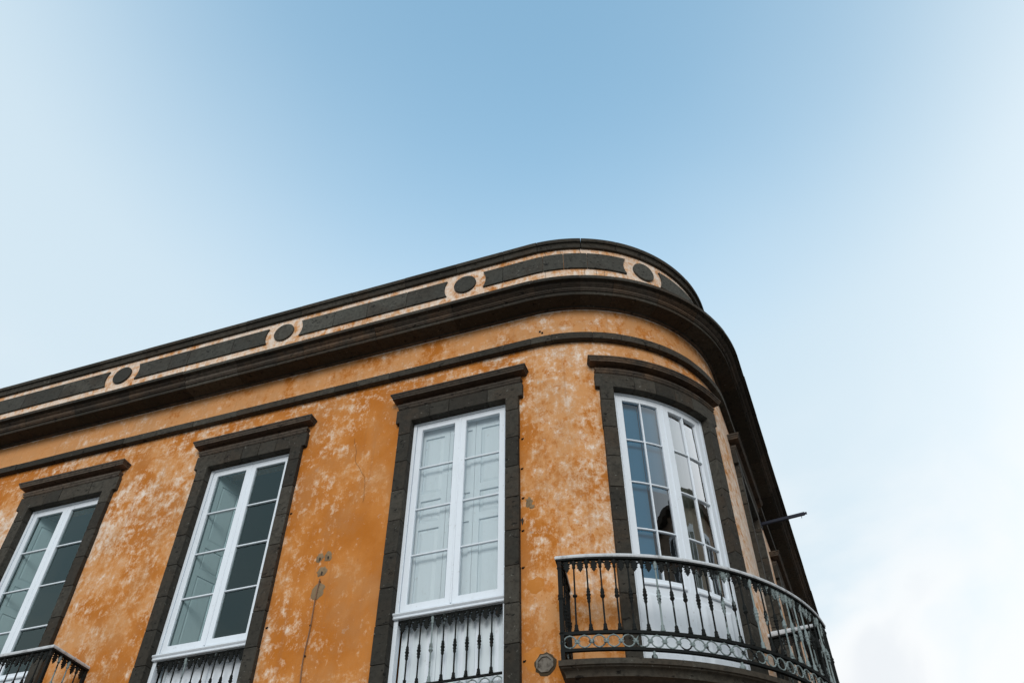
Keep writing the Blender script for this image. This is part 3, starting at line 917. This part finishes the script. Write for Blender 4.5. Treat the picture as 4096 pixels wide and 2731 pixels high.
# balconies
def balcony(c, half, D, arc, dz=0.0, slab_d=0.60, front_n=None):
    a, b = c - half, c + half
    zt = 4.760 + dz
    # stone slab with moulded edge: returns at both ends
    SP = [(0.0, zt), (slab_d, zt - 0.004), (slab_d, zt - 0.052), (slab_d - 0.016, zt - 0.056), (slab_d - 0.022, zt - 0.066), (slab_d - 0.044, zt - 0.074), (slab_d - 0.058, zt - 0.084),
          (slab_d - 0.066, zt - 0.100), (slab_d - 0.070, zt - 0.106), (slab_d - 0.070, zt - 0.130), (slab_d - 0.095, zt - 0.134), (slab_d - 0.12, zt - 0.150), (slab_d - 0.16, zt - 0.158), (0.0, zt - 0.16)]
    m = MB()
    inset = lambda d: (slab_d - d) * 0.55
    st = []
    for s in cuts(a - 0.03, b + 0.03, 0.05): st.append(s)
    rows = []
    first, last = st[0], st[-1]
    def row(s, kind):
        out_ = []
        for d, z in SP:
            i_ = inset(d) if d > 0 else (slab_d - SP[-2][0]) * 0.55 if z < zt - 0.1 else 0
            ss = min(max(s, first + i_), last - i_)
            out_.append(m.x(W(ss, 0.0 if kind == 'w' else d, z), (ss, z - d)))
        return out_
    rows = [row(first, 'w'), row(first, 'f')] + [row(s, 'f') for s in st[1:-1] if first + 0.1 < s < last - 0.1] + [row(last, 'f'), row(last, 'w')]
    for p, q in zip(rows, rows[1:]):
        for k in range(len(SP) - 1):
            m.face(p[k], p[k + 1], q[k + 1], q[k])
    B = obj('balcony', m, STONE, BLD, smooth=35)
    if arc: B['label'] = 'curved balcony round the corner with scrolled iron balustrade'
    step = 0.125
    # rails as bars that follow front and both returns
    def bar(z0, z1, wd, mat, name, prof=None, over=0.0):
        m_ = MB()
        if prof is None:
            prof = [(-wd / 2, z0), (wd / 2, z0), (wd / 2, z1), (-wd / 2, z1)]
        path = [(a, 0.0), (a, D)]
        # front with mitred corners, then the two returns
        rows_ = []
        for x, z in [(0, 0)]:
            pass
        def col_(s, d, ns, nd):
            return [m_.x(W(s + ns * p, d + nd * p, z), (s, z)) for p, z in prof]
        rows_.append(col_(a, 0.0, -1, 0)); rows_.append(col_(a, D, -1, 1))
        for s in cuts(a, b, 0.05):
            if a + 0.05 < s < b - 0.05: rows_.append(col_(s, D, 0, 1))
        rows_.append(col_(b, D, 1, 1)); rows_.append(col_(b, 0.0, 1, 0))
        n_ = len(prof)
        for p, q in zip(rows_, rows_[1:]):
            for k in range(n_):
                m_.face(p[k], p[(k + 1) % n_], q[(k + 1) % n_], q[k])
        m_.face(*rows_[0]); m_.face(*reversed(rows_[-1]))
        return obj(name, m_, mat, B, smooth=50)
    hz = 5.716 + dz
    hp = [(-0.026, hz), (0.026, hz), (0.030, hz + 0.007), (0.031, hz + 0.017), (0.027, hz + 0.029), (0.016, hz + 0.038), (0.0, hz + 0.042), (-0.016, hz + 0.038), (-0.027, hz + 0.029), (-0.031, hz + 0.017), (-0.030, hz + 0.007)]
    bar(0, 0, 0, RAILW, 'handrail', hp)
    bar(5.698 + dz, 5.715 + dz, 0.050, IRON_D, 'top_bar')
    bar(4.985 + dz, 5.013 + dz, 0.030, IRON_D, 'rail')
    bar(4.835 + dz, 4.860 + dz, 0.030, IRON_D, 'rail')
    scale = (R + D) / R if arc else 1.0
    ds = step / scale
    n = int(round((b - a) / ds)); ds = (b - a) / n
    for k in range(n):
        s = a + (k + 0.5) * ds
        wear = 'w' if random.random() < 0.45 + 0.5 * min(max((s - 0.8) / 1.0, 0), 1) else 'i'
        if k > 0:
            kd = 2 if (arc and k in (1,)) else (1 if (k * 7) % 5 in (1, 3) else 0)
            place('baluster', IR['b%d%s' % (kd, wear if s > 0.95 and random.random() < 0.8 else 'd')], B, a + k * ds, D, 5.013 + dz, rnd(-1.5, 1.5), rnd(-0.012, 0.012))
        place('leaf_ornament', IR['l' + wear if s > 1.0 else 'ld'], B, s, D, 5.700 + dz, 0, rnd(-0.05, 0.05))
        place('ring_ornament', IR['rw'], B, s, D, 4.9235 + dz)
    nd = int(round(D / step)); dd = D / nd
    for sgn, s in ((-1, a), (1, b)):
        for k in range(nd):
            d = (k + 0.5) * dd
            if k > 0: place('baluster', IR['b0i' if sgn < 0 else 'b0w'], B, s, k * dd, 5.013 + dz)
            place('leaf_ornament', IR['ld'], B, s, d, 5.700 + dz, PI / 2)
            place('ring_ornament', IR['rw'], B, s, d, 4.9235 + dz, PI / 2)
        for d in (0.02, D):
            m_ = MB().cube(-0.017, 0.017, -0.017, 0.017, 0, 0.96)
            m_.lathe([(0.022, 0.24), (0.028, 0.25), (0.022, 0.262)], 8); m_.lathe([(0.020, 0.56), (0.027, 0.575), (0.022, 0.59), (0.027, 0.605), (0.020, 0.62)], 8)
            m_.lathe([(0.020, 0.86), (0.027, 0.88), (0.020, 0.90)], 8)
            o = put('post', m_.mesh('post', IRON_D, 35), B, Matrix.Translation(W(s, d, zt - 0.002)) @ Matrix.Rotation(ang(s), 4, 'Z'))
    for k in range(1, 4):
        place('ball_foot', IR['foot'], B, a + (b - a) * (k - 0.05) / 4 + 0.0, D, zt - 0.004)
    # iron strut bracing the near return to the wall
    return B
for w in WINS:
    if not w['balc']: continue
    if w['n'] == 'D': balcony(1.562, 1.272, 0.560, True)
    elif w['n'] == 'A': balcony(w['c'] + 0.05, 1.365, 0.560, False, 0.02)
    elif w['n'] == 'E': balcony(4.19, 1.15, 0.440, False, 0.12, 0.48)
    else: balcony(7.30, 1.15, 0.440, False, 0.12, 0.48)

# ------------------------------------------------------------------ small things on the wall
def patch(name, s, z, rs, rz, mat, th=0.006, n=18, rough=0.18, hole=False):
    m = MB()
    rr = [(1 + rnd(-rough, rough)) for _ in range(n)]
    pt = lambda k, f: (s + rs * f * rr[k % n] * math.cos(2 * PI * k / n), z + rz * f * rr[k % n] * math.sin(2 * PI * k / n))
    c_ = m.p(s, th, z)
    for k in range(n):
        q, q2 = pt(k, 0.85), pt(k + 1, 0.85); o_, o2 = pt(k, 1.0), pt(k + 1, 1.0)
        m.face(c_, m.p(q[0], th, q[1]), m.p(q2[0], th, q2[1]))
        m.face(m.p(q[0], th, q[1]), m.p(o_[0], 0.0, o_[1]), m.p(o2[0], 0.0, o2[1]), m.p(q2[0], th, q2[1]))
    return obj(name, m, mat, WALL, smooth=50)
for s, z, rs, rz in ((-2.545, 6.610, 0.045, 0.060), (-2.440, 6.610, 0.048, 0.070), (-2.490, 6.430, 0.062, 0.062), (-2.500, 6.195, 0.085, 0.095)):
    patch('mortar_patch', s, z, rs, rz, GREYMORTAR)
    if z > 6.3:
        patch('drill_hole', s + 0.006, z - 0.02, 0.012, 0.028, MORTAR, 0.009, 8, 0.3)
patch('chipped_plaster', -0.085, 6.80, 0.042, 0.055, GREYMORTAR, 0.004, 16, 0.35)
patch('chipped_plaster', -0.050, 6.735, 0.030, 0.022, GREYMORTAR, 0.004, 12, 0.35)
patch('chipped_plaster', -0.160, 6.58, 0.016, 0.045, MORTAR, 0.004, 12, 0.3)
patch('ochre_patch', -0.022, 5.815, 0.095, 0.085, OCHREPATCH, 0.002, 20, 0.12)
patch('ochre_patch', -0.07, 5.07, 0.10, 0.12, OCHREPATCH, 0.002, 20, 0.2)
patch('ochre_patch', 0.22, 5.55, 0.05, 0.06, OCHREPATCH, 0.002, 20, 0.2)
# capped vent pipe set in a ragged ring of mortar
VS, VZ = 0.046, 5.012
patch('vent_mortar', VS, VZ, 0.108, 0.108, simple('dark_old_mortar', (0.075, 0.055, 0.034), 0.95, 0.1, dark=(0.04, 0.03, 0.02), amt=0.9, scale=20), 0.010, 22, 0.10)
m = MB(); n = 8
for k in range(n):
    a0, a1 = 2 * PI * (k + 0.5) / n, 2 * PI * (k + 1.5) / n
    P1 = lambda r_, a_, d_: m.p(VS + r_ * 0.92 * math.cos(a_), d_, VZ + r_ * 0.92 * math.sin(a_))
    m.face(P1(0.098, a0, 0.0), P1(0.098, a1, 0.0), P1(0.094, a1, 0.024), P1(0.094, a0, 0.024))
    m.face(P1(0.094, a0, 0.024), P1(0.094, a1, 0.024), P1(0.074, a1, 0.024), P1(0.074, a0, 0.024))
    m.face(P1(0.074, a0, 0.024), P1(0.074, a1, 0.024), P1(0.068, a1, 0.011), P1(0.068, a0, 0.011))
    m.face(P1(0.068, a0, 0.011), P1(0.068, a1, 0.011), m.p(VS, 0.013, VZ))
obj('vent_collar', m, simple('old_vent_metal', (0.17, 0.15, 0.125), 0.8, 0.3, dark=(0.05, 0.04, 0.03), amt=0.9, scale=22), WALL, smooth=30)
# old fixing nails and spalls along the edges of the stonework
for w, zs in ((WINS[2], (8.44, 7.675, 7.255, 6.86, 6.45, 6.03, 5.06)), (WINS[1], (5.86, 7.3))):
    for z in zs:
        sg = 1
        m = MB(); s0 = w['c'] + sg * (w['jo'] + 0.020 + rnd(0, 0.012)); p_ = Vector(W(s0, 0.006, z + rnd(-.01, .01)))
        m.blob(p_, 0.010, 6, (1.5, 0.9, 1.0)); m.blob(p_ + Vector((0.014, -0.002, 0.006)), 0.006)
        obj('iron_nail', m, IRON_D, w['S'], smooth=50)
for s, z in ((-0.01, 9.21), (0.10, 9.33), (0.13, 9.30)):
    m = MB().blob(W(s, 0.006, z), 0.012, 6, (1.2, 0.8, 1.4)); obj('iron_nail', m, IRON_D, sc_part, smooth=50)

# hairline cracks in the render
def crack(part, pts, wd=0.0045):
    m = MB(); d = 0.0065
    for (s0, z0), (s1, z1) in zip(pts, pts[1:]):
        n_ = Vector((z1 - z0, -(s1 - s0))).normalized() * (wd / 2)
        m.face(m.p(s0 - n_.x, d, z0 - n_.y), m.p(s1 - n_.x, d, z1 - n_.y), m.p(s1 + n_.x, d, z1 + n_.y), m.p(s0 + n_.x, d, z0 + n_.y))
    put('plaster_crack', m.mesh('plaster_crack', MORTAR, 0), part)
def wander(s0, z0, s1, z1, n, j):
    return [(s0 + (s1 - s0) * k / n + (rnd(-j, j) if 0 < k < n else 0), z0 + (z1 - z0) * k / n) for k in range(n + 1)]
for s in (0.70, 0.43, 0.22, -0.05, -0.62):
    crack(PARAPET, wander(s, 10.785, s + rnd(-0.02, 0.02), 10.885, 4, 0.010), 0.006 if s == 0.70 else 0.0035)
for s in (0.74, 0.88, 1.02, 0.19):
    crack(PARAPET, wander(s, 9.90, s + rnd(-0.02, 0.02), 10.46, 7, 0.012), 0.004)
crack(WALL, wander(-2.35, 8.25, -2.28, 7.86, 5, 0.02) + wander(-2.28, 7.86, -2.13, 7.62, 5, 0.012)[1:] + wander(-2.13, 7.62, -2.10, 7.25, 6, 0.018)[1:], 0.0026)

# cable that runs down from the cement patches
pts = []
for k in range(34):
    z = 6.33 - k * 0.06
    pts.append(W(-2.487 - 0.022 * math.sin((6.33 - z) * 2.1) + 0.006 * math.sin(z * 9), 0.018 + 0.006 * math.sin(z * 5), z))
cb = empty('wall_cable', W(-2.5, 0.0, 4.35))
tag(cb, 'thin brown cable hanging down the orange wall below round cement patches', 'cable')
def ch(name, mb, mat, root, smooth=40):
    me = mb.mesh(name, mat, smooth)
    me.transform(Matrix.Translation(-Vector(root.location)))
    return put(name, me, root)
ch('cable', MB().tube(pts, 0.0065, 6), CABLE, cb)
for z in (6.30, 5.80, 5.47, 5.0, 4.6):
    ch('clip', MB().blob(W(-2.487 - 0.022 * math.sin((6.33 - z) * 2.1), 0.012, z), 0.013, 6, (1, 1, 0.8)), IRON_D, cb)

# steel arm that sticks out from the side street wall below the cornice
pb = empty('steel_arm', W(5.95, 0.0, 8.97))
tag(pb, 'dark blue steel arm sticking out past the cornice on the side street wall', 'bracket')
P0, P1v = Vector(W(5.95, 0.0, 8.97)), Vector(W(5.93, 0.68, 8.99))
ax = (P1v - P0).normalized(); upv = Vector((0, 0, 1)); sd = ax.cross(upv).normalized()
m = MB()
def beam(m, a_, b_, wv, hv):
    i = [m.x(p + wv * x + hv * y) for p in (a_, b_) for x, y in ((-1, -1), (1, -1), (1, 1), (-1, 1))]
    for q in ((0, 1, 2, 3), (7, 6, 5, 4), (0, 4, 5, 1), (1, 5, 6, 2), (2, 6, 7, 3), (3, 7, 4, 0)): m.face(*[i[k] for k in q])
beam(m, P0, P1v, sd * 0.020, upv * 0.021)
ch('arm', m, POLEM, pb, 0)
m = MB(); beam(m, P1v - ax * 0.02, P1v + ax * 0.035, sd * 0.016, upv * 0.012); beam(m, P1v - ax * 0.06 - upv * 0.055, P1v - ax * 0.05 - upv * 0.03, sd * 0.008, upv * 0.02)
ch('end_bolt', m, POLEM, pb, 0)
m = MB(); beam(m, P0 + ax * 0.001, P0 + ax * 0.012, sd * 0.06, upv * 0.07)
ch('base_plate', m, POLEM, pb, 0)

# ------------------------------------------------------------------ house across the side street (mirrored in the corner panes)
HX, HY0, HY1, HH = 12.2, -4.6, 13.0, 14.0
HB = empty('opposite_house', (HX + 4, 9, 0))
tag(HB, 'brown rendered house across the side street, mirrored in the corner panes', 'building')
REND = simple('brown_render', (0.33, 0.26, 0.20), 0.9, 0.15, dark=(0.42, 0.34, 0.26), amt=0.7, scale=0.8)
def hcube(name, mat, *a, root=HB):
    return ch(name, MB().cube(*a), mat, root, 0)
hcube('wall', REND, HX, HX + 8, HY0, HY1, 0.0, HH)
hcube('eaves', STONE_B, HX - 0.35, HX + 8.35, HY0 - 0.35, HY1 + 0.35, HH + 0.002, HH + 0.28)
hcube('belt', STONE_B, HX - 0.08, HX - 0.002, HY0, HY1, 9.9, 10.15)
for fl in range(4):
    for k in range(5):
        y = HY0 + 2.4 + k * 3.2; z = 1.2 + fl * 3.35
        f = MB().cube(HX - 0.06, HX - 0.003, y - 0.75, y - 0.62, z, z + 2.2).cube(HX - 0.06, HX - 0.003, y + 0.62, y + 0.75, z, z + 2.2).cube(HX - 0.06, HX - 0.003, y - 0.62, y + 0.62, z + 2.05, z + 2.2).cube(HX - 0.06, HX - 0.003, y - 0.62, y + 0.62, z, z + 0.15).cube(HX - 0.05, HX - 0.003, y - 0.05, y + 0.05, z + 0.15, z + 2.05)
        wf = ch('window', f, WHITE, HB, 0)
        pn = MB().cube(HX - 0.02, HX - 0.004, y - 0.62, y - 0.05, z + 0.15, z + 2.05).cube(HX - 0.02, HX - 0.004, y + 0.05, y + 0.62, z + 0.15, z + 2.05)
        me = pn.mesh('pane', simple('dark_pane', (0.03, 0.035, 0.04), 0.15, 0.5) if (fl, k) == (0, 0) else bpy.data.materials['dark_pane'], 0)
        me.transform(Matrix.Translation(-Vector(HB.location)))
        put('pane', me, wf)
